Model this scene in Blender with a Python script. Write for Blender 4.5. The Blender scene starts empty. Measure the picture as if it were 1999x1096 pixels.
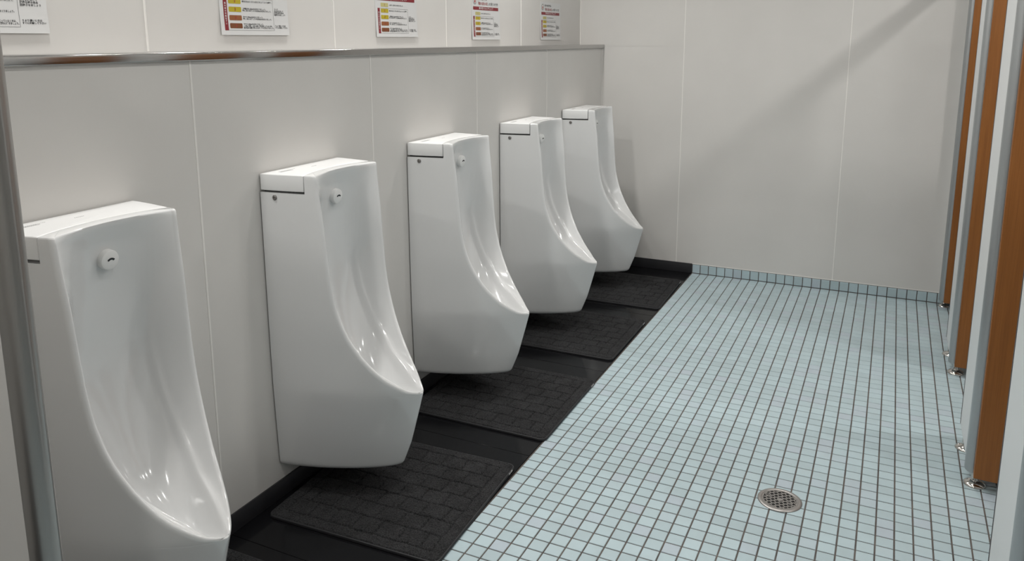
import bpy, bmesh, math, random
import numpy as np
from mathutils import Vector, Matrix

random.seed(7)
S = bpy.context.scene
COL = S.collection
PI = math.pi

# ------------------------------------------------------------------ camera
FPX, CXP, CYP = 1549.9, 979.1, 374.8
YAW, PIT, ROL = -0.4573, -0.1883, -0.0044
CAMLOC = Vector((1.0463, -4.8245, 1.4366))
fw = Vector((math.sin(YAW)*math.cos(PIT), math.cos(YAW)*math.cos(PIT), math.sin(PIT)))
r0 = Vector((math.cos(YAW), -math.sin(YAW), 0)); u0 = r0.cross(fw)
cr = r0*math.cos(ROL)+u0*math.sin(ROL); cu = -r0*math.sin(ROL)+u0*math.cos(ROL)
cam = bpy.data.cameras.new('camera'); co = bpy.data.objects.new('camera', cam); COL.objects.link(co)
co.matrix_world = Matrix(((cr.x, cu.x, -fw.x, CAMLOC.x), (cr.y, cu.y, -fw.y, CAMLOC.y), (cr.z, cu.z, -fw.z, CAMLOC.z), (0, 0, 0, 1)))
cam.sensor_width = 36; cam.lens = FPX*36/1999
cam.shift_x = (999.5-CXP)/1999; cam.shift_y = (CYP-548)/1999
cam.clip_start = 0.02
S.camera = co

# ------------------------------------------------------------------ view, world, lights
S.view_settings.view_transform = 'Standard'
S.view_settings.look = 'None'
S.view_settings.gamma = 1
S.view_settings.use_curve_mapping = False
S.view_settings.exposure = 0.0
W = bpy.data.worlds.new('world'); S.world = W; W.use_nodes = True
W.node_tree.nodes['Background'].inputs[0].default_value = (0.9, 0.95, 1, 1)
W.node_tree.nodes['Background'].inputs[1].default_value = 0.05

CEIL = 2.5
# recessed downlights over the corridor and one in each stall (x, y, watts)
DOWNLIGHTS = [(0.75, -1.1, 6.2, 170), (0.75, -2.4, 6.2, 170), (0.75, -3.7, 6.0, 170), (0.75, -5.2, 7, 170),
              (-0.58, -1.2, 9.8, 165), (-0.58, -2.4, 10.0, 165), (-0.58, -3.6, 9.8, 165), (-0.58, -5.0, 9, 165)]
STALL_LIGHTS = [(2.1, -0.45, 5, 170), (2.1, -1.4, 12, 170), (2.1, -2.4, 7, 170), (2.1, -3.4, 7, 170)]
for (x, y, w, sp) in DOWNLIGHTS+STALL_LIGHTS:
    L = bpy.data.lights.new('downlight_lamp', 'AREA'); L.shape = 'DISK'; L.size = 0.13; L.energy = w
    L.color = (1.0, 0.985, 0.955); L.spread = math.radians(sp)
    lo = bpy.data.objects.new('downlight_lamp', L); COL.objects.link(lo); lo.location = (x, y, CEIL-0.012)

# ------------------------------------------------------------------ helpers
def tag(o, label=None, cat=None, group=None, kind=None):
    if label: o['label'] = label
    if cat: o['category'] = cat
    if group: o['group'] = group
    if kind: o['kind'] = kind
    return o
def link_mesh(name, me, parent=None, loc=(0, 0, 0), rot=(0, 0, 0)):
    o = bpy.data.objects.new(name, me); COL.objects.link(o)
    if parent: o.parent = parent
    o.location = loc; o.rotation_euler = rot
    return o
def mesh(name, verts, faces, mat=None, smooth=False, sharp=None):
    me = bpy.data.meshes.new(name); me.from_pydata([tuple(v) for v in verts], [], faces); me.update()
    if mat: me.materials.append(mat)
    if smooth:
        me.polygons.foreach_set('use_smooth', [True]*len(me.polygons))
        if sharp: me.set_sharp_from_angle(angle=math.radians(sharp))
    return me
def from_bm(name, bm, mat, smooth=False, sharp=35):
    me = bpy.data.meshes.new(name); bmesh.ops.recalc_face_normals(bm, faces=bm.faces); bm.to_mesh(me); bm.free()
    if mat: me.materials.append(mat)
    if smooth:
        me.polygons.foreach_set('use_smooth', [True]*len(me.polygons)); me.set_sharp_from_angle(angle=math.radians(sharp))
    return me
def box_bm(bm, a, b, bev=0, seg=2):
    a, b = Vector(a), Vector(b)
    g = bmesh.ops.create_cube(bm, size=1, matrix=Matrix.Translation((a+b)/2) @ Matrix.Diagonal((*(b-a), 1)))
    if bev:
        es = list({e for v in g['verts'] for e in v.link_edges})
        bmesh.ops.bevel(bm, geom=es, offset=bev, segments=seg, profile=0.5, affect='EDGES')
def box(name, a, b, mat, parent=None, bev=0, seg=2, loc=(0, 0, 0)):
    bm = bmesh.new(); box_bm(bm, a, b, bev, seg)
    return link_mesh(name, from_bm(name, bm, mat, smooth=bool(bev)), parent, loc)
def lathe_bm(bm, prof, M=Matrix(), n=32, cap=True):
    rings = []
    for (r, z) in prof:
        rings.append([bm.verts.new(M @ Vector((r*math.cos(2*PI*i/n), r*math.sin(2*PI*i/n), z))) for i in range(n)])
    for a, b in zip(rings, rings[1:]):
        for i in range(n): bm.faces.new((a[i], a[(i+1) % n], b[(i+1) % n], b[i]))
    if cap:
        bm.faces.new(rings[0][::-1]); bm.faces.new(rings[-1])
def lathe(name, prof, mat, parent=None, M=Matrix(), n=32, loc=(0, 0, 0)):
    bm = bmesh.new(); lathe_bm(bm, prof, M, n)
    return link_mesh(name, from_bm(name, bm, mat, True), parent, loc)
def empty(name, loc=(0, 0, 0), rz=0):
    o = bpy.data.objects.new(name, None); o.empty_display_size = 0.1; COL.objects.link(o)
    o.location = loc; o.rotation_euler = (0, 0, rz); return o
def copy_tree(o, parent=None):
    c = o.copy(); COL.objects.link(c)
    if parent: c.parent = parent
    for ch in [x for x in list(o.children)]: copy_tree(ch, c)
    return c
def soft_tab(tab, x, w=0.035):
    xs = [t[0] for t in tab]; ys = [t[1] for t in tab]; acc = tot = 0
    for k in range(-6, 7):
        g = math.exp(-(k/3.0)**2); q = x+k/6*w
        if q < xs[0]: v = ys[0]+(q-xs[0])*(ys[1]-ys[0])/(xs[1]-xs[0])
        elif q > xs[-1]: v = ys[-1]+(q-xs[-1])*(ys[-1]-ys[-2])/(xs[-1]-xs[-2])
        else: v = float(np.interp(q, xs, ys))
        acc += g*v; tot += g
    return acc/tot
def lerp_tab(tab, x):
    xs = [t[0] for t in tab]; out = []
    for k in range(1, len(tab[0])): out.append(float(np.interp(x, xs, [t[k] for t in tab])))
    return out

# ------------------------------------------------------------------ materials
def sr(r, g, b):
    f = lambda c: (c/255/12.92) if c/255 <= 0.04045 else ((c/255+0.055)/1.055)**2.4
    return (f(r), f(g), f(b), 1)
def mat(name, col, rough=0.5, metal=0, coat=0, coat_rough=0.05, spec=0.5):
    m = bpy.data.materials.new(name); m.use_nodes = True; b = m.node_tree.nodes['Principled BSDF']
    b.inputs['Base Color'].default_value = col; b.inputs['Roughness'].default_value = rough
    b.inputs['Metallic'].default_value = metal; b.inputs['Coat Weight'].default_value = coat
    b.inputs['Coat Roughness'].default_value = coat_rough; b.inputs['Specular IOR Level'].default_value = spec
    return m
def nd(m, t, **k):
    n = m.node_tree.nodes.new(t)
    for a, v in k.items(): setattr(n, a, v)
    return n
def lk(m, a, b): m.node_tree.links.new(a, b)
def bsdf(m): return m.node_tree.nodes['Principled BSDF']
def pos(m, scale=(1, 1, 1)):
    g = nd(m, 'ShaderNodeNewGeometry'); mp = nd(m, 'ShaderNodeMapping'); mp.inputs['Scale'].default_value = scale
    lk(m, g.outputs['Position'], mp.inputs['Vector']); return mp.outputs['Vector']
def objco(m, scale=(1, 1, 1)):
    g = nd(m, 'ShaderNodeTexCoord'); mp = nd(m, 'ShaderNodeMapping'); mp.inputs['Scale'].default_value = scale
    lk(m, g.outputs['Object'], mp.inputs['Vector']); return mp.outputs['Vector']
def noise(m, vec, scale, detail=2, rough=0.5):
    n = nd(m, 'ShaderNodeTexNoise'); n.inputs['Scale'].default_value = scale; n.inputs['Detail'].default_value = detail
    n.inputs['Roughness'].default_value = rough; lk(m, vec, n.inputs['Vector']); return n.outputs['Fac']
def ramp(m, fac, stops):
    r = nd(m, 'ShaderNodeValToRGB'); el = r.color_ramp.elements
    while len(el) < len(stops): el.new(0.5)
    for e, (p, c) in zip(el, stops): e.position = p; e.color = c
    lk(m, fac, r.inputs['Fac']); return r.outputs['Color']
def bump(m, h, strength, dist=0.001):
    b = nd(m, 'ShaderNodeBump'); b.inputs['Strength'].default_value = strength; b.inputs['Distance'].default_value = dist
    lk(m, h, b.inputs['Height']); lk(m, b.outputs['Normal'], bsdf(m).inputs['Normal'])

def scl(c, k): return (c[0]*k, c[1]*k, c[2]*k, 1)
# white wall panels
WALLC = (0.62, 0.603, 0.58, 1)
M_wall = mat('white_melamine_panel', WALLC, 0.42, spec=0.4)
v = pos(M_wall); f = noise(M_wall, v, 3, 3)
lk(M_wall, ramp(M_wall, f, [(0.3, scl(WALLC, 0.97)), (0.7, scl(WALLC, 1.02))]), bsdf(M_wall).inputs['Base Color'])
bump(M_wall, noise(M_wall, v, 900, 2), 0.03, 0.0004)
M_joint = mat('pale_joint_strip', (0.76, 0.74, 0.71, 1), 0.4)
M_core = mat('wall_core', (0.5, 0.49, 0.47, 1), 0.7)
M_ceil = mat('white_ceiling_board', (0.75, 0.745, 0.73, 1), 0.8)
v = pos(M_ceil); lk(M_ceil, ramp(M_ceil, noise(M_ceil, v, 40, 3), [(0.3, (0.72, 0.715, 0.7, 1)), (0.7, (0.78, 0.775, 0.76, 1))]), bsdf(M_ceil).inputs['Base Color'])
# ceramic
M_cer = mat('white_glazed_porcelain', (0.66, 0.662, 0.66, 1), 0.12, coat=0.5, coat_rough=0.03)
v = objco(M_cer); bump(M_cer, noise(M_cer, v, 18, 1), 0.05, 0.002)
M_lid = mat('white_lid_plastic', (0.73, 0.73, 0.725, 1), 0.3)
v = objco(M_lid); bump(M_lid, noise(M_lid, v, 300, 1), 0.03, 0.0004)
M_btn = mat('white_sensor_plastic', (0.74, 0.74, 0.73, 1), 0.35)
M_blk = mat('black_sensor_window', (0.006, 0.006, 0.007, 1), 0.15)
M_bolt = mat('dull_steel_bolt', (0.22, 0.21, 0.20, 1), 0.4, 0.7)
M_mark = mat('grey_printed_mark', (0.2, 0.2, 0.2, 1), 0.5)
M_dark = mat('dark_gap_shade', (0.012, 0.012, 0.012, 1), 0.8)  # near-black that paints in the shade of the drain hole and wall gap
# floor tiles
M_tile = mat('pale_aqua_tile', (0.5, 0.6, 0.6, 1), 0.38, spec=0.45)
g = nd(M_tile, 'ShaderNodeNewGeometry')
ma = nd(M_tile, 'ShaderNodeVectorMath', operation='MULTIPLY_ADD'); ma.inputs[1].default_value = (20, 20, 14); ma.inputs[2].default_value = (100, 200, 20.3)
fl = nd(M_tile, 'ShaderNodeVectorMath', operation='FLOOR'); wn = nd(M_tile, 'ShaderNodeTexWhiteNoise')
lk(M_tile, g.outputs['Position'], ma.inputs[0]); lk(M_tile, ma.outputs[0], fl.inputs[0]); lk(M_tile, fl.outputs[0], wn.inputs['Vector'])
T0 = (0.43, 0.535, 0.57, 1)
c1 = ramp(M_tile, wn.outputs['Value'], [(0.0, scl(T0, 0.94)), (0.45, T0), (0.8, scl(T0, 1.05)), (1.0, (0.43, 0.50, 0.555, 1))])
f = noise(M_tile, pos(M_tile), 9, 4, 0.6)
mx = nd(M_tile, 'ShaderNodeMix', data_type='RGBA', blend_type='MULTIPLY'); mx.inputs[0].default_value = 1
lk(M_tile, c1, mx.inputs[6]); lk(M_tile, ramp(M_tile, f, [(0.3, (0.94, 0.93, 0.92, 1)), (0.65, (1, 1, 1, 1))]), mx.inputs[7])
lk(M_tile, mx.outputs[2], bsdf(M_tile).inputs['Base Color'])
bump(M_tile, noise(M_tile, pos(M_tile), 120, 2), 0.06, 0.001)
M_grout = mat('brown_grey_grout', (0.10, 0.085, 0.075, 1), 0.85)
lk(M_grout, ramp(M_grout, noise(M_grout, pos(M_grout), 14, 5, 0.7), [(0.3, (0.055, 0.048, 0.045, 1)), (0.7, (0.135, 0.112, 0.098, 1))]), bsdf(M_grout).inputs['Base Color'])
# black floor panel
M_bpan = mat('black_floor_panel', (0.006, 0.006, 0.007, 1), 0.14, spec=0.22)
v = pos(M_bpan); lk(M_bpan, ramp(M_bpan, noise(M_bpan, v, 11, 4), [(0.35, (0.10,)*3+(1,)), (0.7, (0.17,)*3+(1,))]), bsdf(M_bpan).inputs['Roughness'])
M_bskirt = mat('charcoal_vinyl_skirting', (0.024, 0.024, 0.027, 1), 0.45, spec=0.35)
v = pos(M_bskirt); bump(M_bskirt, noise(M_bskirt, v, 200, 2), 0.05)
# mat pile
M_pile = mat('charcoal_carpet_pile', (0.03, 0.03, 0.032, 1), 0.95, spec=0.15)
v = objco(M_pile); f1 = noise(M_pile, v, 260, 3, 0.7); f2 = noise(M_pile, v, 22, 3, 0.6)
ad = nd(M_pile, 'ShaderNodeMath', operation='MULTIPLY_ADD'); ad.inputs[1].default_value = 0.78; lk(M_pile, f1, ad.inputs[0])
m2 = nd(M_pile, 'ShaderNodeMath', operation='MULTIPLY'); m2.inputs[1].default_value = 0.22; lk(M_pile, f2, m2.inputs[0]); lk(M_pile, m2.outputs[0], ad.inputs[2])
lk(M_pile, ramp(M_pile, ad.outputs[0], [(0.40, (0.004, 0.004, 0.0045, 1)), (0.60, (0.034, 0.034, 0.036, 1))]), bsdf(M_pile).inputs['Base Color'])
bsdf(M_pile).inputs['Sheen Weight'].default_value = 0.06; bsdf(M_pile).inputs['Sheen Roughness'].default_value = 0.6
bump(M_pile, f1, 0.9, 0.004)
M_bind = mat('black_edge_binding', (0.012, 0.012, 0.014, 1), 0.6)
v = objco(M_bind); bump(M_bind, noise(M_bind, v, 500, 1), 0.4, 0.001)
M_tagw = mat('pale_woven_tag', (0.45, 0.45, 0.45, 1), 0.7)
# metals
M_steel = mat('brushed_stainless_steel', (0.44, 0.43, 0.42, 1), 0.1, 1)
v = pos(M_steel, (60, 1.2, 400)); lk(M_steel, ramp(M_steel, noise(M_steel, v, 3, 3), [(0.3, (0.09,)*3+(1,)), (0.7, (0.15,)*3+(1,))]), bsdf(M_steel).inputs['Roughness'])
M_alu = mat('satin_aluminium', (0.42, 0.44, 0.45, 1), 0.38, 0.75)
v = pos(M_alu, (300, 300, 2)); lk(M_alu, ramp(M_alu, noise(M_alu, v, 1, 2), [(0.3, (0.32,)*3+(1,)), (0.7, (0.44,)*3+(1,))]), bsdf(M_alu).inputs['Roughness'])
M_alu2 = mat('warm_grey_aluminium', (0.40, 0.385, 0.37, 1), 0.3, 0.9)
v = pos(M_alu2, (300, 300, 2)); lk(M_alu2, ramp(M_alu2, noise(M_alu2, v, 1, 2), [(0.3, (0.29,)*3+(1,)), (0.7, (0.31,)*3+(1,))]), bsdf(M_alu2).inputs['Roughness'])
M_chrome = mat('polished_chrome', (0.62, 0.60, 0.57, 1), 0.12, 1)
M_drain = mat('cast_steel_grate', (0.42, 0.40, 0.385, 1), 0.36, 0.9)
v = objco(M_drain); bump(M_drain, noise(M_drain, v, 700, 2), 0.2, 0.0006)
M_white = mat('white_partition_laminate', (0.69, 0.71, 0.715, 1), 0.35)
v = pos(M_white); bump(M_white, noise(M_white, v, 1200, 1), 0.02, 0.0004)
M_grey = mat('grey_door_gasket', (0.06, 0.06, 0.065, 1), 0.6)
# wood
M_wood = mat('orange_brown_wood_laminate', (0.3, 0.12, 0.04, 1), 0.42)
v = pos(M_wood, (22, 22, 0.6)); f = noise(M_wood, v, 4, 6, 0.6)
v2 = pos(M_wood, (90, 90, 1.5)); f2 = noise(M_wood, v2, 4, 3, 0.6)
ad = nd(M_wood, 'ShaderNodeMath', operation='MULTIPLY_ADD'); ad.inputs[1].default_value = 0.5; lk(M_wood, f, ad.inputs[0])
m2 = nd(M_wood, 'ShaderNodeMath', operation='MULTIPLY'); m2.inputs[1].default_value = 0.5; lk(M_wood, f2, m2.inputs[0]); lk(M_wood, m2.outputs[0], ad.inputs[2])
lk(M_wood, ramp(M_wood, ad.outputs[0], [(0.3, (0.200, 0.068, 0.011, 1)), (0.5, (0.250, 0.088, 0.015, 1)), (0.7, (0.300, 0.110, 0.022, 1))]), bsdf(M_wood).inputs['Base Color'])
# print
M_paper = mat('laminated_white_paper', (0.61, 0.61, 0.605, 1), 0.3)
M_ink = mat('black_ink', (0.02, 0.02, 0.022, 1), 0.4)
M_red = mat('dark_red_ink', (0.20, 0.010, 0.018, 1), 0.4)
M_redt = mat('brick_red_ink', (0.30, 0.03, 0.03, 1), 0.4)
M_pw = mat('white_ink', (0.72, 0.72, 0.70, 1), 0.4)
M_ch = [mat('pale_yellow_ink', (0.47, 0.43, 0.18, 1), 0.4), mat('yellow_ink', (0.43, 0.34, 0.014, 1), 0.4), mat('mustard_ink', (0.42, 0.33, 0.010, 1), 0.4),
        mat('orange_brown_ink', (0.25, 0.080, 0.022, 1), 0.4), mat('brown_ink', (0.16, 0.048, 0.012, 1), 0.4)]
M_lampglow = bpy.data.materials.new('lit_diffuser'); M_lampglow.use_nodes = True
bsdf(M_lampglow).inputs['Emission Color'].default_value = (1, 0.98, 0.95, 1); bsdf(M_lampglow).inputs['Emission Strength'].default_value = 6

# ------------------------------------------------------------------ setting
XL, XU, XR, YF = -0.617, -0.767, 2.9, -6.4      # lower left wall face, upper left wall face, right wall, wall behind camera
XP = 1.36                                        # stall front plane
P = 0.05
# floor slab, tiles, black strip
slab_m = box('floor', (XU-0.1, YF-0.1, -0.12), (XR+0.1, 0.1, -0.0022), M_grout); tag(slab_m, kind='structure')
def tile_geo(cx, cy, hw, hd, z0, z1, b=0.0012):
    v = [(cx-hw, cy-hd, z0), (cx+hw, cy-hd, z0), (cx+hw, cy+hd, z0), (cx-hw, cy+hd, z0),
         (cx-hw, cy-hd, z1-b), (cx+hw, cy-hd, z1-b), (cx+hw, cy+hd, z1-b), (cx-hw, cy+hd, z1-b),
         (cx-hw+b, cy-hd+b, z1), (cx+hw-b, cy-hd+b, z1), (cx+hw-b, cy+hd-b, z1), (cx-hw+b, cy+hd-b, z1)]
    f = [(0, 1, 5, 4), (1, 2, 6, 5), (2, 3, 7, 6), (3, 0, 4, 7), (4, 5, 9, 8), (5, 6, 10, 9), (6, 7, 11, 10), (7, 4, 8, 11), (8, 9, 10, 11)]
    return v, f
HT = 0.02285
def project(p):
    d = Vector(p)-CAMLOC; w = d.dot(fw)
    if w < 0.05: return None
    return CXP+FPX*d.dot(cr)/w, CYP-FPX*d.dot(cu)/w
cells = []
DR = (0.823, -2.383)
for i in range(0, 58):
    for j in range(0, 127):
        cx, cy = (i+0.5)*P, -(j+0.5)*P
        if cy < YF: continue
        if math.hypot(cx-DR[0], cy-DR[1]) < 0.03: continue
        area = 0
        q = [project((cx+a*HT, cy+b*HT, 0)) for a, b in ((-1, -1), (1, -1), (1, 1), (-1, 1))]
        if all(q) and all(0 <= x <= 1999 and 0 <= y <= 1096 for x, y in q) and cx < 1.33:
            area = abs(sum(q[k][0]*q[(k+1) % 4][1]-q[(k+1) % 4][0]*q[k][1] for k in range(4)))/2
        cells.append((area, cx, cy))
cells.sort(reverse=True)
tv, tf = tile_geo(0, 0, HT, HT, -0.004, 0.0)
tile_me = mesh('floor_tile', tv, tf, M_tile)
for (a, cx, cy) in cells[:300]:
    link_mesh('floor_tile', tile_me, slab_m, (cx, cy, random.uniform(-0.0002, 0.0002)))
V, F = [], []
for (a, cx, cy) in cells[300:]:
    z = random.uniform(-0.0002, 0.0002); v_, f_ = tile_geo(cx, cy, HT, HT, -0.004, z); n = len(V); V += v_; F += [tuple(k+n for k in q) for q in f_]
st = link_mesh('floor_tiles', mesh('floor_tiles', V, F, M_tile), slab_m); tag(st, kind='stuff')
# black panels in front of the urinal wall
jy = [0, -0.88, -1.68, -2.48, -3.276, -4.08, -4.88, -5.68, -6.4]
for a, b in zip(jy, jy[1:]):
    box('black_floor_panel', (XL, b+0.0008, -0.006), (-0.0035, a-0.0008, 0.0015), M_bpan, slab_m, bev=0.0008, seg=1)
# walls
ceil = box('ceiling', (XU-0.1, YF-0.1, CEIL), (XR+0.1, 0.1, CEIL+0.1), M_ceil); tag(ceil, kind='structure')
wb = box('wall_back', (XU-0.1, 0.004, -0.1), (XR+0.1, 0.1, CEIL), M_core); tag(wb, kind='structure')
bj = [XU, -0.103, 0.811, 1.725, 2.64, XR]
for a, b in zip(bj, bj[1:]):
    zb = 0.062
    if a == XU:
        box('wall_panel', (a, -0.0005, 1.40), (b-0.002, 0.0055, CEIL), M_wall, wb)
        box('wall_panel', (XL-0.02, -0.0005, zb), (b-0.002, 0.0055, 1.3995), M_wall, wb)
    else: box('wall_panel', (a+0.002, -0.0005, zb), (b-0.002, 0.0055, CEIL), M_wall, wb)
for x in bj[1:-1]: box('joint_strip', (x-0.0032, -0.0022, zb), (x+0.0032, 0.002, CEIL), M_joint, wb, bev=0.0008, seg=1)
box('corner_strip', (XU, -0.006, 1.412), (XU+0.005, 0.0, CEIL), M_joint, wb)
box('bottom_strip', (0.0, -0.0035, 0.0595), (XR, 0.0, 0.0635), M_joint, wb)

wl = box('wall_left', (XU-0.1, YF, -0.1), (XU-0.004, 0.0, CEIL), M_core); tag(wl, kind='structure')
uj = [-0.003, -0.895, -1.69, -2.488, -3.293, -4.09, -4.89, -5.69, YF]
for a, b in zip(uj, uj[1:]):
    box('upper_wall_panel', (XU-0.005, b+0.002, 1.40), (XU, a-0.002, CEIL), M_wall, wl)
    box('lower_wall_panel', (XL-0.006, b+0.002, 0.03), (XL, a-0.002, 1.388), M_wall, wl)
for y in uj[1:-1]:
    box('joint_strip', (XU-0.004, y-0.0032, 1.411), (XU+0.0018, y+0.0032, CEIL), M_joint, wl, bev=0.0008, seg=1)
    box('joint_strip', (XL-0.004, y-0.0032, 0.06), (XL+0.0018, y+0.0032, 1.388), M_joint, wl, bev=0.0008, seg=1)
box('corner_strip', (XL-0.001, -0.006, 0.06), (XL+0.004, -0.0006, 1.388), M_joint, wl)
box('pipe_duct_core', (XU-0.003, YF, -0.01), (XL-0.0062, -0.001, 1.386), M_core, wl)
wr = box('wall_right', (XR, YF-0.1, -0.1), (XR+0.1, 0.1, CEIL), M_wall); tag(wr, kind='structure')
wf = box('wall_front', (XU-0.1, YF-0.1, -0.1), (XR+0.1, YF, CEIL), M_wall); tag(wf, kind='structure')
# skirtings
bl = box('baseboard_left', (XL, YF, 0.001), (XL+0.006, -0.0065, 0.061), M_bskirt, bev=0.0015); tag(bl, kind='structure')
bb = empty('baseboard_back'); tag(bb, kind='structure')
box('black_skirting', (XL+0.006, -0.0065, 0.001), (-0.002, 0.0, 0.062), M_bskirt, bb, bev=0.0012)
box('grout_backing', (0.0, -0.0025, -0.01), (XR, 0.001, 0.0605), M_grout, bb)
sv, sf = tile_geo(0, 0, HT, 0.0262, -0.004, 0.0)
sk_me = mesh('skirting_tile', [(x, -z-0.0045, y) for x, y, z in sv], sf, M_tile)
bm = bmesh.new(); bm.from_mesh(sk_me); bmesh.ops.recalc_face_normals(bm, faces=bm.faces); bm.to_mesh(sk_me); bm.free()
for i in range(57): link_mesh('skirting_tile', sk_me, bb, ((i+0.5)*P, 0, 0.0305))

# stainless ledge capping the pipe duct
ledge = box('stainless_ledge', (XU+0.0005, YF, 1.3885), (XL+0.014, -0.0012, 1.4105), M_steel, bev=0.0022, seg=3)
tag(ledge, 'long stainless steel ledge cap running along the wall above the urinals', 'ledge')

# ------------------------------------------------------------------ urinal
Wt = [(0.09, 0.165), (0.115, 0.170), (0.38, 0.180), (0.6, 0.182), (1.06, 0.184)]
pt = [(0.1, 1.3), (0.38, 1.7), (0.6, 1.6), (0.8, 1.4), (1.06, 1.4)]
rt = [(0.1, 0.73), (0.3, 0.705), (0.38, 0.70), (0.43, 0.73), (0.5, 0.76), (0.6, 0.73), (0.8, 0.66), (1.06, 0.70)]
RIM = [(0.3745, 0.4285, 0.012), (0.3775, 0.4197, 0.024), (0.381, 0.4104, 0.034), (0.3855, 0.401, 0.044), (0.40, 0.382, 0.058), (0.42, 0.357, 0.075), (0.44, 0.336, 0.088), (0.47, 0.310, 0.103), (0.50, 0.288, 0.115),
       (0.55, 0.259, 0.129), (0.60, 0.238, 0.138), (0.65, 0.224, 0.143), (0.7, 0.214, 0.146), (0.8, 0.205, 0.149), (0.9, 0.198, 0.152), (1.0, 0.187, 0.154), (1.055, 0.182, 0.156)]
# bowl: rim height -> crease (lateral, depth, z), centreline (depth, z), blur width
CEN = [(0.3745, 0.006, 0.4195, 0.3705, 0.4205, 0.3705, .002), (0.3775, 0.014, 0.411, 0.372, 0.4115, 0.366, .003), (0.381, 0.022, 0.400, 0.376, 0.400, 0.360, .004), (0.3855, 0.030, 0.387, 0.382, 0.384, 0.354, .005),
       (0.392, 0.040, 0.368, 0.391, 0.361, 0.350, .006), (0.40, 0.048, 0.350, 0.400, 0.334, 0.352, .006), (0.41, 0.056, 0.330, 0.410, 0.305, 0.360, .006), (0.425, 0.064, 0.305, 0.423, 0.275, 0.374, .006),
       (0.44, 0.071, 0.283, 0.435, 0.250, 0.390, .006), (0.46, 0.077, 0.260, 0.450, 0.225, 0.409, .006), (0.49, 0.084, 0.236, 0.474, 0.197, 0.437, .006), (0.52, 0.088, 0.214, 0.498, 0.175, 0.466, .006),
       (0.56, 0.091, 0.188, 0.531, 0.152, 0.508, .007), (0.60, 0.093, 0.165, 0.568, 0.135, 0.550, .008), (0.65, 0.095, 0.140, 0.620, 0.117, 0.608, .009), (0.70, 0.096, 0.119, 0.674, 0.105, 0.668, .011),
       (0.76, 0.098, 0.110, 0.745, 0.101, 0.743, .022), (0.8, 0.10, 0.116, 0.793, 0.103, 0.79, .04), (0.9, 0.10, 0.132, 0.9, 0.112, 0.897, .05), (1.0, 0.10, 0.153, 1.0, 0.131, 1.0, .05), (1.055, 0.10, 0.165, 1.055, 0.153, 1.055, .05)]
DV = [(0.09, 0.338), (0.115, 0.352), (0.2, 0.386), (0.31, 0.4165), (0.37, 0.4322), (0.385, 0.4360), (0.42, 0.4445), (0.5, 0.462), (0.6, 0.482), (0.8, 0.516), (1.06, 0.55)]
NO, NM = 22, 84
def outer_pts(z, d0, R, hw, inset=0.0):
    Wz = soft_tab(Wt, z)-inset; p = soft_tab(pt, z); D = soft_tab(DV, z, 0.012); r = soft_tab(rt, z)
    Y = lambda d: Wz*max(0, 1-(d/D)**p)**r
    out = []
    for i in range(NO):
        t = i/(NO-1); t = 1-(1-t)**1.5
        d = d0+(R-0.010-d0)*t
        out.append((d, Y(d)))
    return out, Y
def row_upper(z, d0, back=0.0, zz=None, ins=0.0):
    R, hw = lerp_tab(RIM, z); y2, d2, z2, c, zc, n = lerp_tab(CEN, z)
    R -= ins; hw -= ins*0.6; c -= ins; d2 -= ins
    zo = z if zz is None else zz
    o, Y = outer_pts(z, d0, R, hw, ins*0.6)
    L = [(d, -y, zo) for d, y in o]
    (d_, y_) = o[-1]
    k = min(1.0, hw/0.030)
    lips = [(R-0.0055, Y(R-0.0055)-0.0006*k), (R-0.0022, Y(R-0.0022)-0.0024*k), (R-0.0004, Y(R-0.0004)-0.0056*k), (R-0.0012, Y(R)-0.0092*k), (R-0.0045, max(Y(R)-0.0120*k, 0.002))]
    lz = [0.0006, 0.0022, 0.0030, 0.0022, 0.0002] if zz is None and z < 0.95 else [0]*5
    L += [(d, -y, zo+q) for (d, y), q in zip(lips, lz)]
    Ri, hi = lips[-1]
    M = []
    for i in range(NM):
        v = -1+2*(i+1)/(NM+1); s = v*0.6+0.4*math.sin(v*PI/2)
        yy = abs(hi*s); y2_ = min(y2, hi*0.8); fd = fz = ft = 0
        for kk in range(-5, 6):
            g = 1-abs(kk)/6; q = abs(yy+n*kk/5)
            if q < y2_: t = (q/y2_)**2; pd, pz = c+(d2-c)*t, zc+(z2-zc)*t
            else: t = (q-y2_)/(hi-y2_); pd, pz = d2+(Ri-d2)*t, z2+(z-z2)*t
            fd += g*pd; fz += g*pz; ft += g
        fd /= ft; fz /= ft
        e_ = max(0, min(1, (yy/hi-0.9)/0.1)); ed = Ri-(d2+(Ri-d2)*((yy-y2_)/(hi-y2_))) 
        if yy > y2_: # keep the blurred end attached to the rim
            t = (yy-y2_)/(hi-y2_); t3 = t**3; fd += (d2+(Ri-d2)*t-fd)*t3; fz += (z2+(z-z2)*t-fz)*t3
        am = 0.011*max(0, min(1, (0.765-z)/0.045))*min(1, max(0, (z-0.378)/0.035))
        rb = am*math.exp(-((yy-y2_-0.001)/0.0052)**2); up = max(0, min(0.8, (0.72-z)/0.25))
        fd += rb*(1-0.3*up); fz += rb*up
        M.append((fd, hi*s, fz if zz is None else zo))
    return L+M+[(d, y, zo+q) for (d, y), q in list(zip(lips, lz))[::-1]]+[(d, y, zo) for d, y in o[::-1]]
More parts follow.
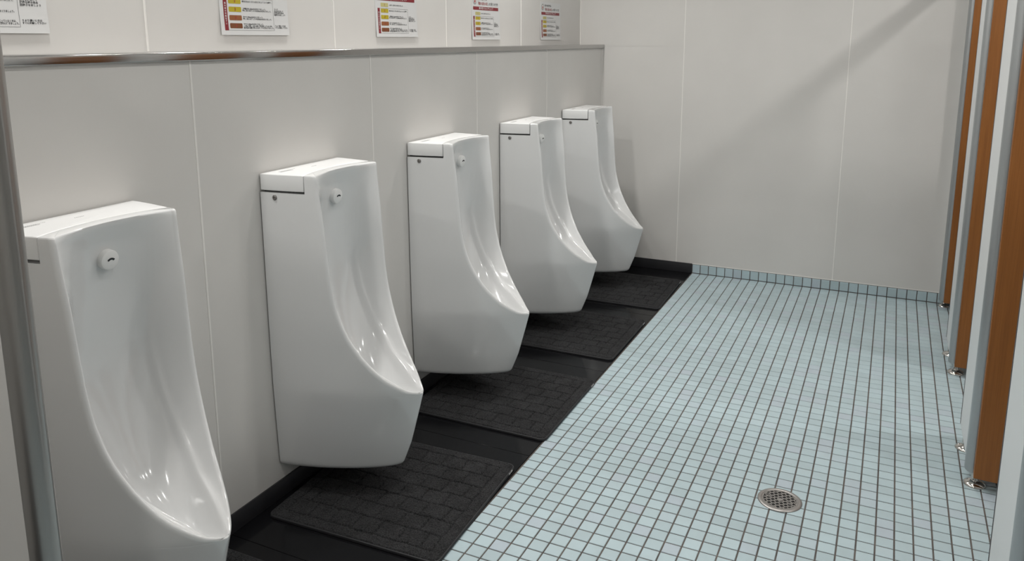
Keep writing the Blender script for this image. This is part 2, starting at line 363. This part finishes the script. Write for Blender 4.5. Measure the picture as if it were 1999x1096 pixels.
def row_lower(z, zz=None, ins=0.0, dins=0.0, back=0.0):
    D = soft_tab(DV, z, 0.012); Wz = soft_tab(Wt, z); p = soft_tab(pt, z); r = soft_tab(rt, z)
    D -= dins; Wz -= ins; h = 0.012
    zo = z if zz is None else zz
    Y2D = lambda y: D*(max(0, 1-(abs(y)/Wz)**(1/r)))**(1/p)
    R = Y2D(h); o = []
    for i in range(NO):
        t = i/(NO-1); t = 1-(1-t)**1.5; d = R*t
        o.append((d, Wz*(1-(d/D)**p)**r))
    L = [(d, -y, zo) for d, y in o]
    yl = [h-0.0018*(k+1) for k in range(5)]
    def nose(y):
        m = 0.006; a = abs(y)
        d = Y2D(y)
        if a < m: # round the very tip
            dm = Y2D(m); sl = (Y2D(m)-Y2D(m+0.001))/0.001; d = dm+sl*m/2*(1-(a/m)**2)
        return d
    L += [(nose(y), -y, zo) for y in yl]
    h2 = yl[-1]
    M = [(nose(h2*math.sin(v*PI/2)), h2*math.sin(v*PI/2), zo) for v in [-1+2*(i+1)/(NM+1) for i in range(NM)]]
    return L+M+[(nose(y), y, zo) for y in yl[::-1]]+[(d, y, zo) for d, y in o[::-1]]
SEAM_S, SEAM_C = 0.148, 0.118
ZB, ZT = 0.112, 1.055
def build_body():
    rows = []
    zs = [1.0, 0.975, 0.95, 0.925, 0.9, 0.87, 0.84, 0.8, 0.76, 0.72, 0.68, 0.65, 0.62, 0.59, 0.56, 0.54, 0.52, 0.5, 0.48, 0.46, 0.445, 0.43, 0.42, 0.41, 0.402, 0.396, 0.391, 0.387, 0.384, 0.3815, 0.379, 0.377, 0.3755, 0.3745]
    # top strip rows (front rim piece in front of the lid)
    top = [row_upper(ZT, SEAM_S, zz=ZT, ins=0.0045), row_upper(ZT, SEAM_S, zz=ZT-0.0012, ins=0.002), row_upper(ZT-0.004, SEAM_S, zz=ZT-0.0045), row_upper(1.04, SEAM_S), row_upper(1.025, SEAM_S), row_upper(1.01, SEAM_S), row_upper(1.0, SEAM_S)]
    N = len(top[0])
    # seam arc, same count
    W0 = top[0][0][1]
    def arc(z): return [(SEAM_S-(SEAM_S-SEAM_C)*(1-(2*i/(N-1)-1)**2), W0*(1-2*i/(N-1)), z) for i in range(N)]
    back_low = [(a[0], a[1], 1.0) for a in arc(1.0)]
    allrows = [back_low, arc(ZT)]+top+[row_upper(z, 0.0) for z in zs]
    # tip crest
    c_ = row_lower(0.3725); crest = []
    for i, b in enumerate(c_):
        m_ = NO <= i < N-NO
        crest.append((b[0]-0.0045, b[1]*0.9, 0.3757) if m_ else (b[0], b[1], 0.3735))
    allrows += [crest, [(b[0]-0.0010, b[1], 0.3738) if NO <= i < N-NO else (b[0], b[1], 0.3729) for i, b in enumerate(c_)], row_lower(0.370), row_lower(0.362)]
    for z in [0.35, 0.32, 0.29, 0.26, 0.23, 0.2, 0.17, 0.145, 0.13]: allrows.append(row_lower(z))
    for k in range(1, 6):
        a = k/5*PI/2; allrows.append(row_lower(0.13-0.018*math.sin(a), ins=0.012*(1-math.cos(a)), dins=0.018*(1-math.cos(a))))
    V, F = [], []
    for r_ in allrows:
        V += r_
    for j in range(len(allrows)-1):
        for i in range(N-1):
            a = j*N+i; F.append((a, a+1, a+N+1, a+N))
    # bottom cap
    j = len(allrows)-1
    mid = len(V)
    for i in range(N):
        pass
    half = N//2
    for i in range(half-1):
        a, b = j*N+i, j*N+N-1-i
        F.append((a, a+1, b-1, b))
    # ledge under the lid
    n0 = len(V); V += [(0.0, back_low[i][1]*1.15, 1.0) for i in range(N)]
    for i in range(N-1): F.append((n0+i, n0+i+1, i+1, i))
    me = mesh('urinal_body', [(d, y, z) for d, y, z in V], F, M_cer)
    bm = bmesh.new(); bm.from_mesh(me); bmesh.ops.remove_doubles(bm, verts=bm.verts, dist=0.00005); bmesh.ops.recalc_face_normals(bm, faces=bm.faces)
    bm.to_mesh(me); bm.free()
    me.polygons.foreach_set('use_smooth', [True]*len(me.polygons)); me.set_sharp_from_angle(angle=math.radians(50))
    return me
def side_y(d, z=1.03):
    Wz = soft_tab(Wt, z); p = soft_tab(pt, z); D = soft_tab(DV, z, 0.012); r = soft_tab(rt, z); return Wz*(1-(d/D)**p)**r
GAP = 0.004
def make_urinal():
    root = empty('wall_urinal')
    b = link_mesh('body', build_body(), root, (GAP, 0, 0))
    # lid
    bm = bmesh.new(); n = 12; out = []
    for i in range(n+1):
        d = 0.001+(SEAM_S-0.0035)*(i/n); out.append((d, -side_y(d)+0.002))
    W0 = out[-1][1]
    for i in range(1, 24):
        t = i/24; out.append((SEAM_S-0.0025-(SEAM_S-SEAM_C)*(1-(2*t-1)**2), W0*(1-2*t)))
    out += [(x, -y) for x, y in out[:n+1][::-1]]
    vs = [bm.verts.new((x, y, 1.0055)) for x, y in out]; f = bm.faces.new(vs)
    r = bmesh.ops.extrude_face_region(bm, geom=[f]); bmesh.ops.translate(bm, verts=[g for g in r['geom'] if isinstance(g, bmesh.types.BMVert)], vec=(0, 0, ZT-0.0055-1.0))
    top = [e for e in bm.edges if abs(e.verts[0].co.z-e.verts[1].co.z) < 1e-5]
    top += [e for e in bm.edges if abs(e.verts[0].co.z-e.verts[1].co.z) > 1e-3 and abs(abs(e.verts[0].co.y)-abs(W0)) < 1e-4]
    bmesh.ops.bevel(bm, geom=list(set(top)), offset=0.0032, segments=3, profile=0.5, affect='EDGES')
    lid = link_mesh('lid', from_bm('lid', bm, M_lid, True), root, (GAP, 0, 0))
    # illegible small print on the lid: one short mark and one small block
    rr = random.Random(3); bm = bmesh.new(); zt = ZT+0.00025
    for k in range(6):
        y = 0.0-0.012+k*0.0042
        box_bm(bm, (0.052, y, ZT-0.0005), (0.0545, y+rr.uniform(0.0014, 0.003), zt))
    for row in range(4):
        y = -0.14
        while y < -0.088+0.02*(row == 0):
            w = rr.uniform(0.0012, 0.004); box_bm(bm, (0.033+row*0.0036, y, ZT-0.0005), (0.0342+row*0.0036, y+w, zt)); y += w+0.0014
    tag(link_mesh('printed_marks', from_bm('printed_marks', bm, M_mark), root, (GAP, 0, 0)), kind='stuff')
    # sensor button
    ax = Matrix.Translation((0.1195, 0, 0.968)) @ Matrix.Rotation(math.radians(97), 4, 'Y')
    btn = lathe('sensor_button', [(0.0225, -0.012), (0.0228, 0.0), (0.0228, 0.019), (0.0216, 0.0218), (0.019, 0.0232), (0.001, 0.0245)], M_btn, root, ax, 40, (GAP, 0, 0))
    # arched black window on the button
    bm = bmesh.new(); lo, hi = [], []
    for i in range(15):
        a = math.radians(38+104*i/14); 
        for L_, r_ in ((lo, 0.0075), (hi, 0.0118)):
            L_.append(ax @ Vector((-(r_*math.sin(a)-0.0055), r_*math.cos(a)*1.0, 0.0245)))
    vl = [bm.verts.new(p_) for p_ in lo]; vh = [bm.verts.new(p_) for p_ in hi]
    fs = [bm.faces.new((vl[i], vl[i+1], vh[i+1], vh[i])) for i in range(14)]
    r = bmesh.ops.extrude_face_region(bm, geom=fs); nv = [g for g in r['geom'] if isinstance(g, bmesh.types.BMVert)]
    dirv = (ax.to_3x3() @ Vector((0, 0, 1)))
    bmesh.ops.translate(bm, verts=nv, vec=dirv*0.0005)
    link_mesh('sensor_window', from_bm('sensor_window', bm, M_blk), btn)
    # side fixing bolt
    yb = -side_y(0.05, 0.986)
    axb = Matrix.Translation((0.05, yb+0.0005, 0.986)) @ Matrix.Rotation(math.radians(90), 4, 'X') @ Matrix.Rotation(math.radians(-4), 4, 'Y')
    bo = lathe('fixing_bolt', [(0.0078, -0.003), (0.0078, 0.0025), (0.0065, 0.0038), (0.003, 0.0042), (0.0026, 0.0025), (0.0005, 0.0025)], M_bolt, root, axb, 24, (GAP, 0, 0))
    box('mounting_plate', (0.0, -0.16, 0.14), (0.012, 0.16, 1.03), M_dark, root)
    return root
UY = [-3.69, -2.885, -2.088, -1.285, -0.497]
UL = ['white wall urinal nearest the camera, left side hidden by the metal post',
      'second white wall urinal from the camera, standing over the nearest fully visible mat',
      'middle white wall urinal of the row of five',
      'fourth white wall urinal from the camera, next to the farthest one',
      'farthest white wall urinal, nearest the back wall']
proto = make_urinal()
UR = []
for i, y in enumerate(UY):
    o = proto if i == 0 else copy_tree(proto)
    o.location = (XL, y, 0); tag(o, UL[i], 'urinal', 'urinals along the left wall'); UR.append(o)

# ------------------------------------------------------------------ mats
def wob(a, s, amp):
    return amp*(math.sin(a*s)+0.6*math.sin(a*s*2.3+1.3)+0.4*math.sin(a*s*5.1+0.4))
MW, MD = 0.592, 0.572
def build_pile():
    nx, ny = 290, 280; rr = np.random.RandomState(5)
    x = np.linspace(-MW/2+0.004, MW/2-0.004, nx); y = np.linspace(-MD/2+0.004, MD/2-0.004, ny)
    X, Y = np.meshgrid(x, y)
    wv = lambda a, s, ph: np.sin(a*s+ph)+0.6*np.sin(a*s*2.3+1.3+ph)+0.4*np.sin(a*s*5.1)
    Xw = X+0.0016*wv(Y, 60, 0)+rr.normal(0, 0.0009, X.shape); Yw = Y+0.0016*wv(X, 55, 1)+rr.normal(0, 0.0009, X.shape)
    b = 0.042; ix, iy = MW/2-b, MD/2-b
    inside = (np.abs(Xw) < ix) & (np.abs(Yw) < iy)
    nr = 7; rh = 2*iy/nr; u = (Yw+iy)/rh; row = np.floor(u); dr = np.minimum(u-row, 1-(u-row))*rh
    cw = 2*ix/6.5; cx = (Xw+ix)/cw+0.5*(row % 2); dc = np.minimum(cx-np.floor(cx), 1-(cx-np.floor(cx)))*cw
    g = np.where(inside, np.minimum(dr, dc), 1.0)
    gb = np.maximum(np.abs(np.abs(Xw)-ix)*(np.abs(Yw) < iy+0.003)+(np.abs(Yw) >= iy+0.003)*1.0, 0)
    gb2 = np.abs(np.abs(Yw)-iy)*(np.abs(Xw) < ix+0.003)+(np.abs(Xw) >= ix+0.003)*1.0
    g = np.minimum(g, np.minimum(gb, gb2))
    h = 0.0125-0.0085*np.exp(-(g/0.0020)**2)+rr.normal(0, 0.0009, X.shape)
    cell = rr.uniform(-0.0005, 0.0005, (12, 12)); h += np.where(inside, cell[(row.astype(int)) % 12, (np.floor(cx).astype(int)) % 12], 0)
    e = np.minimum(MW/2-0.004-np.abs(X), MD/2-0.004-np.abs(Y)); h = np.where(e < 0.005, 0.008+(h-0.008)*np.sqrt(np.clip(e/0.005, 0, 1)), h)
    # rounded corners: pull the grid corners in
    rc = 0.022; ex = np.clip(np.abs(X)-(MW/2-0.004-rc), 0, None); ey = np.clip(np.abs(Y)-(MD/2-0.004-rc), 0, None)
    rad = np.hypot(ex, ey); m = np.maximum(ex, ey); k = np.where(rad > 1e-6, m/np.maximum(rad, 1e-6), 1)
    X2 = np.sign(X)*(np.abs(X)-ex+ex*k); Y2 = np.sign(Y)*(np.abs(Y)-ey+ey*k)
    V = np.stack([X2.ravel(), Y2.ravel(), h.ravel()], -1)
    F = []
    for j in range(ny-1):
        for i in range(nx-1):
            a = j*nx+i; F.append((a, a+1, a+nx+1, a+nx))
    return mesh('pile', V.tolist(), F, M_pile, smooth=True)
def rrect(hx, hy, r, n=8):
    out = []
    for cx, cy, a0 in ((hx-r, hy-r, 0), (-hx+r, hy-r, 90), (-hx+r, -hy+r, 180), (hx-r, -hy+r, 270)):
        for k in range(n+1):
            a = math.radians(a0+90*k/n); out.append((cx+r*math.cos(a), cy+r*math.sin(a)))
    return out
def make_mat():
    root = empty('floor_mat')
    link_mesh('pile', build_pile(), root)
    bm = bmesh.new()
    prof = [(0.0, 0.0012), (0.0, 0.0070), (0.0010, 0.0088), (0.0035, 0.0094), (0.0065, 0.0080), (0.02, 0.003)]
    rings = [[bm.verts.new((x, y, z)) for x, y in rrect(MW/2-i, MD/2-i, 0.026-i)] for i, z in prof]
    for a, b in zip(rings, rings[1:]):
        n = len(a)
        for k in range(n): bm.faces.new((a[k], a[(k+1) % n], b[(k+1) % n], b[k]))
    bm.faces.new(rings[0][::-1]); bm.faces.new(rings[-1])
    link_mesh('edge_binding', from_bm('edge_binding', bm, M_bind, True, 60), root)
    bm = bmesh.new()
    for k, w in enumerate((0.006, 0.004, 0.007, 0.003)):
        box_bm(bm, (MW/2-0.003, MD/2-0.064+k*0.0085, 0.003), (MW/2+0.0004, MD/2-0.064+k*0.0085+w, 0.0085))
    link_mesh('woven_tag', from_bm('woven_tag', bm, M_tagw), root)
    return root
MATS = [(-0.292, -3.62, 0.6, 'charcoal floor mat under the nearest urinal, only one corner showing'),
        (-0.296, -2.865, 2.5, 'charcoal floor mat under the second urinal from the camera, nearest fully visible mat'),
        (-0.290, -2.085, 0.4, 'charcoal floor mat under the middle urinal, edge overlapping the pale tiles'),
        (-0.305, -1.272, 0.3, 'charcoal floor mat under the fourth urinal from the camera'),
        (-0.304, -0.500, 1.2, 'charcoal floor mat under the farthest urinal, by the back wall')]
pm = make_mat()
for i, (x, y, a, lb) in enumerate(MATS):
    o = pm if i == 0 else copy_tree(pm)
    o.location = (x, y, 0.0016); o.rotation_euler = (0, 0, math.radians(a)); tag(o, lb, 'mat', 'charcoal mats under the urinals')

# ------------------------------------------------------------------ floor drain
dr = empty('floor_drain', (DR[0], DR[1], 0)); tag(dr, 'round steel floor drain with perforated grate set in the aqua tiles', 'drain')
bm = bmesh.new(); lathe_bm(bm, [(0.054, 0.0004), (0.0545, 0.0030), (0.0565, 0.0042), (0.0645, 0.0036), (0.0672, 0.0016), (0.0675, 0.0)], n=64, cap=False)
link_mesh('rim', from_bm('rim', bm, M_drain, True, 60), dr)
lathe('well_shade', [(0.055, 0.0002), (0.055, 0.0007)], M_dark, dr, n=48)  # flat black disc over the tiles, painted as the shade below the grate
bm = bmesh.new(); lathe_bm(bm, [(0.0495, 0.0009), (0.0495, 0.0030), (0.0545, 0.0030), (0.0545, 0.0009)], n=48, cap=False)
ang = math.radians(38); ca, sa = math.cos(ang), math.sin(ang); Rg = 0.051
def bar(bm, p0, p1, w, z0, z1):
    p0, p1 = Vector(p0), Vector(p1); d = (p1-p0).normalized(); n = Vector((-d.y, d.x))*w/2
    q = [p0-n, p1-n, p1+n, p0+n]
    vb = [bm.verts.new((a.x, a.y, z0)) for a in q]; vt = [bm.verts.new((a.x, a.y, z1)) for a in q]
    bm.faces.new(vt); bm.faces.new(vb[::-1])
    for k in range(4): bm.faces.new((vb[k], vb[(k+1) % 4], vt[(k+1) % 4], vt[k]))
def rotp(x, y): return (x*ca-y*sa, x*sa+y*ca)
pit = 0.0136
for k in range(-4, 5):
    c = (k+0.5)*pit if False else k*pit
    if abs(c) < Rg:
        h = math.sqrt(Rg**2-c*c); bar(bm, rotp(-h, c), rotp(h, c), 0.0040, 0.001, 0.0030)
for rowi in range(-5, 5):
    c0, c1 = rowi*pit, (rowi+1)*pit
    off = 0.5*pit if rowi % 2 else 0
    for k in range(-5, 6):
        x = k*pit+off
        lim = math.sqrt(max(0, Rg**2-x*x))
        a, b_ = max(c0, -lim), min(c1, lim)
        if b_-a > 0.001: bar(bm, rotp(x, a), rotp(x, b_), 0.0034, 0.001, 0.00295)
lathe_bm(bm, [(0.0085, 0.001), (0.0085, 0.0031)], n=20)
for s in (-1, 1):
    M_ = Matrix.Translation((s*0.034*0.93, -s*0.034*0.25, 0)); bmr = [(0.0060, 0.001), (0.0060, 0.0031), (0.0082, 0.0031), (0.0082, 0.001)]
    lathe_bm(bm, bmr, M_, 20, cap=False)
link_mesh('grate', from_bm('grate', bm, M_drain), dr)

# ------------------------------------------------------------------ toilet stalls
ZB_, ZT_ = 0.055, 1.81
def pill_prof(y_end, sgn, x0, x1, depth, n=10):
    xc, hw = (x0+x1)/2, (x1-x0)/2
    return [(xc+hw*math.cos(PI*k/n), y_end+sgn*depth*math.sin(PI*k/n)) for k in range(n+1)]
def extr(name, pts, z0, z1, m, parent, sharp=50):
    bm = bmesh.new(); vs = [bm.verts.new((x, y, z0)) for x, y in pts]; f = bm.faces.new(vs)
    r = bmesh.ops.extrude_face_region(bm, geom=[f]); bmesh.ops.translate(bm, verts=[g for g in r['geom'] if isinstance(g, bmesh.types.BMVert)], vec=(0, 0, z1-z0))
    return link_mesh(name, from_bm(name, bm, m, True, sharp), parent)
def make_foot(parent, y, x=XP+0.018):
    f = lathe('foot', [(0.0335, 0.0), (0.0335, 0.002), (0.030, 0.007), (0.020, 0.0125), (0.0125, 0.0155), (0.011, 0.018), (0.011, ZB_+0.002)], M_chrome, parent, n=32, loc=(x, y, 0.0))
    lathe('screw', [(0.0038, 0.0085), (0.0038, 0.0118), (0.0022, 0.0128)], M_chrome, f, Matrix.Translation((-0.021, 0.004, 0)), 12)
    return f
# (far end, near end)
PIL = [(-0.002, -0.045), (-0.715, -0.985), (-1.668, -1.97), (-2.63, -2.93), (-3.60, -3.90)]
PL = ['narrow white stall pilaster against the back wall', 'second white stall pilaster from the back wall', 'white stall pilaster with two chrome feet in front of the drain',
      'white stall pilaster at the right edge of the photo', 'white stall pilaster closest to the camera, past the right edge']
for i, (yf, yn) in enumerate(PIL):
    r = empty('stall_pilaster', (XP, (yf+yn)/2, 0)); r_loc = Vector(r.location)
    t = 0.034
    p = box('panel', (XP, yn+0.0, ZB_), (XP+t, yf-(0.006 if i else 0), ZT_), M_white); p.parent = r; p.matrix_parent_inverse = Matrix.Translation(-r_loc)
    parts = []
    prof = [(XP-0.003, yn+0.012), (XP-0.006, yn-0.004), (XP-0.007, yn-0.018), (XP-0.005, yn-0.032), (XP+0.001, yn-0.044), (XP+0.010, yn-0.050), (XP+0.022, yn-0.050), (XP+0.034, yn-0.042), (XP+0.038, yn-0.02), (XP+0.038, yn+0.012)]
    parts.append(extr('edge_profile', prof, ZB_-0.012, ZT_+0.0005, M_alu, None))
    if i:
        parts.append(box('far_edge_gasket', (XP-0.001, yf-0.006, ZB_), (XP+t+0.001, yf+0.002, ZT_), M_grey))
        parts.append(make_foot(None, yf-0.088, XP+0.014))
    parts.append(make_foot(None, yn-0.038 if i else -0.036, XP+0.024))
    for q in parts: q.parent = r; q.matrix_parent_inverse = Matrix.Translation(-r_loc)
    tag(r, PL[i], 'partition', 'stall pilasters')
    # opened wooden door hinged at the near end
    dl = ['wood laminate stall door standing open beside the back wall', 'wood laminate stall door, second from the back wall', 'wood laminate stall door, third from the back wall, above a chrome foot', 'wood laminate stall door past the right edge', None]
    if i < 4:
        hx, hy = XP+0.014, yn-0.0785
        d = empty('stall_door', (hx, hy, 0), math.radians(-2.5))
        box('door_leaf', (0.0, -0.012, ZB_-0.01), (0.60, 0.020, ZT_-0.04), M_wood, d, bev=0.0015, seg=1)
        box('edge_trim', (0.600, -0.012, ZB_-0.01), (0.603, 0.020, ZT_-0.04), M_alu, d)
        for z in (): lathe('hinge', [(0.006, z), (0.006, z+0.07)], M_chrome, d, Matrix.Translation((-0.003, 0.022, 0)), 12)
        tag(d, dl[i], 'door', 'stall doors')
rail = box('header_rail', (XP-0.004, -3.96, ZT_+0.003), (XP+0.038, -0.001, ZT_+0.053), M_alu, bev=0.004); tag(rail, 'aluminium header rail along the top of the stall fronts, above the frame', 'rail')
# dividers between stalls
for k, y in enumerate((-0.90, -1.87, -2.83, -3.80)):
    dv = box('stall_divider', (XP+0.042, y-0.017, ZB_), (XR, y+0.017, ZT_), M_white); tag(dv, 'white divider panel behind the '+('second', 'third', 'fourth', 'closest')[k]+' stall pilaster from the back wall', 'partition', 'stall dividers')

# ------------------------------------------------------------------ screen beside the nearest urinal
sc = empty('screen_panel', (XL, -4.16, 0)); tag(sc, 'tall white screen panel with rounded metal edge at the left edge, beside the nearest urinal', 'partition')
XE = -0.062-XL
box('panel', (0.001, -0.018, 0.03), (XE, 0.018, 1.75), M_wall, sc)
n = 14; prof = [(XE-0.002, -0.0200), (XE+0.004, -0.0205)]+[(XE+0.004+0.030*math.sin(PI*k/n), -0.0205*math.cos(PI*k/n)) for k in range(1, n)]+[(XE+0.004, 0.0205), (XE-0.002, 0.0200)]
extr('edge_profile', prof, 0.03, 1.752, M_alu2, sc)
link = make_foot(sc, 0, XE-0.02); link.name = 'foot'

# ------------------------------------------------------------------ posters
PW, PH = 0.297, 0.210
def bend(v): # distance from the wall: paper curls off a little towards the bottom edge
    t = max(0, 1-v/PH); return 0.0008+0.0045*t**3
_dg = None
def text_geo(s, size, x, y, align='LEFT', bold=0.0, sx=1.0):
    c = bpy.data.curves.new('t', 'FONT'); c.body = s; c.size = size; c.align_x = align; c.align_y = 'CENTER'; c.resolution_u = 2; c.offset = bold
    o = bpy.data.objects.new('t', c); COL.objects.link(o)
    dg = bpy.context.evaluated_depsgraph_get(); me = bpy.data.meshes.new_from_object(o.evaluated_get(dg))
    V = [(v.co.x*sx+x, v.co.y+y) for v in me.vertices]; F = [tuple(p.vertices) for p in me.polygons]
    bpy.data.objects.remove(o); bpy.data.curves.remove(c); bpy.data.meshes.remove(me)
    return V, F
def flat(name, items, m, lift):
    V, F = [], []
    for v_, f_ in items:
        n = len(V); V += [(bend(v)+lift, u, v) for u, v in v_]; F += [tuple(k+n for k in q) for q in f_]
    return mesh(name, V, F, m)
def rect(u0, v0, u1, v1, r=0.0):
    if r <= 0:
        n = 10; V = [(u0, v0+(v1-v0)*k/n) for k in range(n+1)]+[(u1, v0+(v1-v0)*k/n) for k in range(n+1)]
        return V, [(k, n+1+k, n+2+k, k+1) for k in range(n)]
    pts = [((u0+u1)/2+a, (v0+v1)/2+b) for a, b in rrect((u1-u0)/2, (v1-v0)/2, r, 4)]
    return pts, [tuple(range(len(pts)))]
def U(a): return a*PW
def Vv(a): return (1-a)*PH
def build_poster():
    root = empty('printed_notice')
    nx, ny = 4, 16; V, F = [], []
    for s in (0, 1):
        for j in range(ny+1):
            for i in range(nx+1): V.append((bend(PH*j/ny)-0.0007*(1-s), PW*i/nx, PH*j/ny))
    n1 = (nx+1)*(ny+1)
    for j in range(ny):
        for i in range(nx):
            a = j*(nx+1)+i; F.append((n1+a, n1+a+1, n1+a+nx+2, n1+a+nx+1)); F.append((a, a+nx+1, a+nx+2, a+1))
    bd = [i for i in range(nx+1)]+[j*(nx+1)+nx for j in range(1, ny+1)]+[ny*(nx+1)+i for i in range(nx-1, -1, -1)]+[j*(nx+1) for j in range(ny-1, 0, -1)]
    for a, b in zip(bd, bd[1:]+bd[:1]): F.append((a, b, n1+b, n1+a))
    link_mesh('laminated_sheet', mesh('laminated_sheet', V, F, M_paper), root)
    link_mesh('red_banner', flat('red_banner', [rect(U(.05), Vv(.335), U(.945), Vv(.262))], M_red, 0.0003), root)
    link_mesh('red_side_bar', flat('red_side_bar', [rect(U(.05), Vv(.935), U(.10), Vv(.475))], M_red, 0.0003), root)
    fr = [rect(U(.10), Vv(.9335), U(.765), Vv(.929)), rect(U(.10), Vv(.4795), U(.765), Vv(.475)), rect(U(.763), Vv(.9335), U(.7665), Vv(.475))]
    link_mesh('box_outline', flat('box_outline', fr, M_mark, 0.0003), root)
    vs = [.415, .52, .636, .755, .868]
    for k, v in enumerate(vs):
        link_mesh('colour_chip', flat('colour_chip', [rect(U(.122), Vv(v+.036), U(.295), Vv(v-.036), 0.003)], M_ch[k], 0.0003), root)
    link_mesh('chip_numbers', flat('chip_numbers', [text_geo(str(k+1), 0.011, U(.21), Vv(v), 'CENTER', 0.0004) for k, v in enumerate(vs)], M_redt, 0.0006), root)
    T = []
    def t(s, size, u, v, w=None, bold=0.00016):
        g_ = text_geo(s, size, 0, 0, 'LEFT', bold); wid = max(a for a, b in g_[0])
        k = (w*PW/wid) if w else 1.0
        T.append(([(a*k+U(u), b+Vv(v)) for a, b in g_[0]], g_[1]))
    t('熱中症予防', 0.0125, .205, .095, .33, 0.00018)
    t('の見つけ方', 0.0155, .60, .195, .33, 0.00022)
    t('「', 0.016, .185, .195, None, 0.0002); t('」', 0.016, .565, .195, None, 0.0002)
    t('この色です。普段どおり水分をとりましょう。', 0.0058, .312, .415, .34)
    t('問題ありませんが、もう少し水分をとりましょう（コップ１杯程度）。', 0.0058, .312, .52, .44)
    t('１時間以内に250mlの水分をとりましょう。', 0.0056, .312, .623, .34)
    t('屋外、あるいは発汗していれば500mlの水分をとりましょう。', 0.0056, .312, .650, .42)
    t('今すぐに250mlの水分をとりましょう。', 0.0056, .312, .741, .29)
    t('屋外、あるいは発汗していれば500mlの水分をとりましょう。', 0.0056, .312, .768, .42)
    t('今すぐに1000mlの水分をとりましょう。', 0.0056, .312, .843, .29)
    t('この色より濃い、あるいは赤／茶色が混じっているときは、', 0.0056, .312, .870, .425)
    t('脱水症以外の問題が考えられます。すぐに病院に行きましょう。', 0.0056, .312, .897, .445)
    t('３〜５', 0.0056, .782, .612, .06); t('水分を補給して', 0.0056, .782, .640, .145); t('健康な尿の色を', 0.0056, .782, .668, .150); t('回復させましょう', 0.0056, .782, .696, .170)
    t('５より濃いときは', 0.0056, .782, .862, .165); t('すぐに相談して下さい', 0.0056, .782, .890, .195)
    tag(link_mesh('black_lettering', flat('black_lettering', T, M_ink, 0.0004), root), kind='stuff')
    T = []; t('隠れ脱水症', 0.0155, .235, .195, .32, 0.0002)
    link_mesh('red_lettering', flat('red_lettering', T, M_redt, 0.0004), root)
    T = []; t('尿の色でセルフチェック', 0.0115, .25, .298, .50, 0.00012)
    tag(link_mesh('banner_lettering', flat('banner_lettering', T, M_pw, 0.0006), root), kind='stuff'); T = []
    for k, ch in enumerate('脱水症の可能性アリ'): T.append(text_geo(ch, 0.0062, U(.075), Vv(.555+k*.036), 'CENTER', 0.00012))
    tag(link_mesh('side_bar_lettering', flat('side_bar_lettering', T, M_pw, 0.0006), root), kind='stuff')
    # oval emblem with a drop
    def oval(a, b, cx, cy, n=28): return [(cx+a*math.cos(2*PI*k/n), cy+b*math.sin(2*PI*k/n)) for k in range(n)]
    cx, cy = U(.112), Vv(.135)
    link_mesh('oval_emblem', flat('oval_emblem', [(oval(.0175, .0175, cx, cy), [tuple(range(28))])], M_mark, 0.0003), root)
    link_mesh('emblem_field', flat('emblem_field', [(oval(.0135, .0135, cx, cy), [tuple(range(28))])], M_pw, 0.0005), root)
    drop = [(cx+0.006*math.sin(a)*(1-0.45*math.cos(a)), cy-0.001+0.0095*math.cos(a)) for a in [2*PI*k/24 for k in range(24)]]
    link_mesh('emblem_drop', flat('emblem_drop', [(drop, [tuple(range(24))][::1])], M_redt, 0.0007), root)
    return root
pp = build_poster()
PY = [(-3.869, 1.458), (-3.029, 1.457), (-2.233, 1.453), (-1.452, 1.442), (-0.640, 1.440)]
PLB = ['laminated notice at the top left corner above the nearest urinal, only its right part showing', 'laminated notice above the second urinal, lower half with yellow and brown chips showing',
       'laminated notice with five colour chips above the middle urinal', 'laminated notice with red banner above the fourth urinal', 'laminated notice shown whole above the farthest urinal']
for i, (y, z) in enumerate(PY):
    o = pp if i == 0 else copy_tree(pp)
    o.location = (XU, y, z); tag(o, PLB[i], 'sign', 'laminated notices above the ledge')

# ------------------------------------------------------------------ ceiling fittings (above the frame)
for k, (x, y, w, sp) in enumerate(DOWNLIGHTS+STALL_LIGHTS):
    e = empty('ceiling_downlight', (x, y, CEIL)); tag(e, 'round recessed ceiling downlight above the '+('corridor' if x == 0.75 else 'urinal wall' if x < 0 else 'stalls')+', '+('first', 'second', 'third', 'fourth')[k % 4]+' from the back wall', 'light', 'ceiling downlights')
    bm = bmesh.new(); lathe_bm(bm, [(0.072, 0.0), (0.074, -0.004), (0.088, -0.004), (0.090, 0.0)], n=32, cap=False)
    link_mesh('trim_ring', from_bm('trim_ring', bm, M_pw, True), e)
    lathe('diffuser', [(0.071, -0.0015), (0.071, -0.0005)], M_lampglow, e, n=32)
